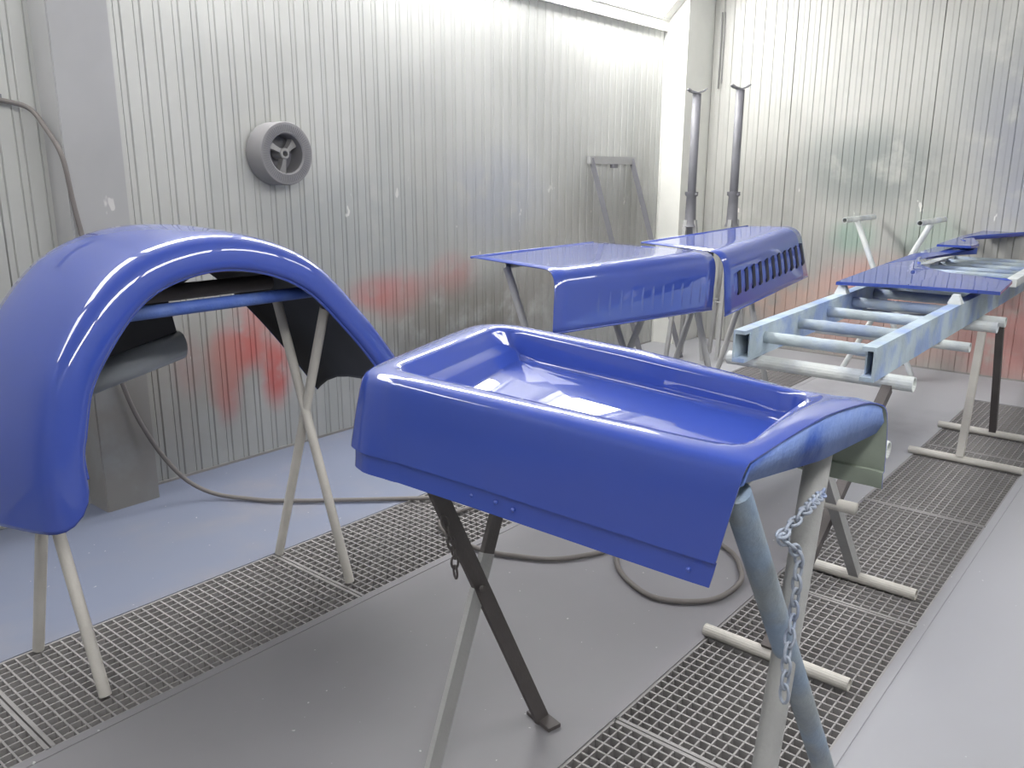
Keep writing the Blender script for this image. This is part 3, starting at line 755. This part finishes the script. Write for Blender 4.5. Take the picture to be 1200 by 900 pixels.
# ---------------------------------------------------------------- wheel hung on the wall
def wall_wheel():
    c = Vector((2.497, 3.475, 1.499)); t = thing('hung_wheel', 'thick grey three-spoked wheel hung on the ribbed left wall', 'wheel', (c.x, YW-.002, c.z))
    R, Ri, dep = .147, .092, .12
    def ring(bm):
        n = 56; prof = [(R, dep), (R, .006), (R-.003, .001), (R-.007, 0), (Ri+.006, 0), (Ri, .006), (Ri, dep)]
        rows = [[Vector((c.x+r*math.cos(2*math.pi*k/n), c.y+d, c.z+r*math.sin(2*math.pi*k/n))) for k in range(n)] for r, d in prof]
        grid_faces(bm, rows+[rows[0]], wrap=True); bmesh.ops.remove_doubles(bm, verts=bm.verts, dist=1e-5)
    edge_split(P1('rim', t, 'wheel', ring, True))
    # fine radial grooves of the side face
    def gro(bm):
        for k in range(72):
            a = 2*math.pi*k/72; d = Vector((math.cos(a), 0, math.sin(a)))
            bar(bm, c+d*(Ri+.008)+Vector((0, -.0006, 0)), c+d*(R-.014)+Vector((0, -.0006, 0)), .0022, .0022)
    o = P1('radial_groove', t, 'jack', gro); o['kind'] = 'stuff'
    P1('back_disc', t, 'jack', lambda bm: tube(bm, [c+Vector((0, .098, 0)), c+Vector((0, .104, 0))], Ri+.004, 40), False)
    def hub(bm):
        n = 24; prof = [(.026, .09), (.026, .02), (.022, .016), (.014, .016), (.014, .09)]
        rows = [[Vector((c.x+r*math.cos(2*math.pi*k/n), c.y+d, c.z+r*math.sin(2*math.pi*k/n))) for k in range(n)] for r, d in prof]
        grid_faces(bm, rows+[rows[0]], wrap=True)
    edge_split(P1('hub', t, 'wheeldark', hub, True))
    for a in (35, 150, 268):
        d = Vector((math.cos(math.radians(a)), 0, math.sin(math.radians(a)))); s = Vector((-d.z, 0, d.x))
        def sp(bm):
            A = [(.022, .009, .022), (.055, .012, .030), (.094, .022, .045)]; rows = []
            for l, wd, dd in A:
                p = c+d*l; rows.append([p+s*wd+Vector((0, dd, 0)), p-s*wd+Vector((0, dd, 0)), p-s*wd*1.1+Vector((0, dd+.035, 0)), p+s*wd*1.1+Vector((0, dd+.035, 0))])
            V = grid_faces(bm, rows, wrap=True); bm.faces.new(V[0]); bm.faces.new(V[-1])
        P1('spoke', t, 'wheeldark', sp)
wall_wheel()
# ---------------------------------------------------------------- hoses, cords, chains
def cable(name, label, cat, pts, r, mat='rubber', n=7, group=None):
    bm = bmesh.new(); tube(bm, catmull(pts, n), r, 10)
    return tag(link(name, bm, mat, None, True), label, cat, group)
HR = .0095
hp = [(.9, 3.575, 1.685), (1.20, 3.575, 1.68), (1.33, 3.57, 1.668), (1.395, 3.55, 1.645), (1.42, 3.50, 1.58), (1.445, 3.44, 1.47), (1.465, 3.44, 1.30), (1.495, 3.438, 1.08), (1.52, 3.435, .85), (1.555, 3.42, .60), (1.60, 3.41, .42), (1.67, 3.38, .24), (1.75, 3.33, .10), (1.83, 3.25, .03)]
hf = [(1.91, 3.12), (2.0, 2.97), (2.22, 2.73), (2.42, 2.52), (2.52, 2.40), (2.52, 2.28), (2.42, 2.30), (2.28, 2.28), (2.20, 2.12), (2.20, 1.95), (2.24, 1.84), (2.31, 1.715), (2.46, 1.62), (2.68, 1.55), (2.85, 1.40), (2.80, 1.24), (2.685, 1.143), (2.577, 1.10), (2.43, 1.112), (2.336, 1.19), (2.30, 1.30), (2.37, 1.45), (2.47, 1.54), (2.62, 1.62), (2.82, 1.72)]
hp += [(x, y, HR+.004) for x, y in hf]
cable('air_hose', 'dark rubber air hose from the wall winding over the floor and gratings', 'hose', hp, HR)
P1('clip', bpy.data.objects['air_hose'], 'jack', lambda bm: box(bm, (1.26, 3.572, 1.665), (1.31, 3.6055, 1.695)))
bm = bmesh.new()
tube(bm, [aty(843, -4, 3.40)*0+Vector((XW-.012, 3.335, 2.66)), Vector((XW-.012, 3.335, 2.08))], .005, 8); tube(bm, [Vector((XW-.012, 3.31, 2.66)), Vector((XW-.012, 3.31, 2.12))], .004, 8)
tag(link('hanging_cord', bm, 'pipegrey', None, True), 'thin looped cord hanging down the back wall beside the corner post', 'cord')
def chain(label, pts, size, mat, cat='chain'):
    P = [Vector(p) for p in pts]; t = thing('chain', label, cat, P[0])
    dense = []; 
    for a, b_ in zip(P[:-1], P[1:]):
        k = max(1, int((b_-a).length/.002)); dense += [a.lerp(b_, i/k) for i in range(k)]
    dense.append(P[-1]); acc = 0; last = dense[0]; i = 0; nodes = [dense[0]]
    for p in dense[1:]:
        acc += (p-last).length; last = p
        if acc >= size*1.35: nodes.append(p); acc = 0
    for k in range(len(nodes)-1):
        a, b_ = nodes[k], nodes[k+1]; c = (a+b_)/2; d = (b_-a).normalized(); s, u = frame_of(d, Vector((.3, .9, .1)))
        if k % 2: s = u
        loop = []
        for j in range(12):
            an = 2*math.pi*j/12; loop.append(c+d*size*.95*math.cos(an)+s*size*.5*math.sin(an))
        P1('link', t, mat, lambda bm: tube(bm, loop, size*.17, 6, closed=True), True)
    return t
cy = .428
chain('painted steel chain looped around the fat pipe legs', [aty(965, 577, .47), aty(945, 597, cy), aty(920, 623, cy), aty(914, 629, cy), aty(938, 650, .415), aty(934, 680, .415), aty(930, 720, .415), aty(922, 770, .405), aty(918, 828, .40)], .016, 'chainpaint')
chain('short dark chain dangling from the flat-iron legs', [aty(520, 606, 1.215), aty(530, 640, 1.19), aty(533, 655, 1.19), aty(534, 676, 1.19)], .017, 'steel_dark')
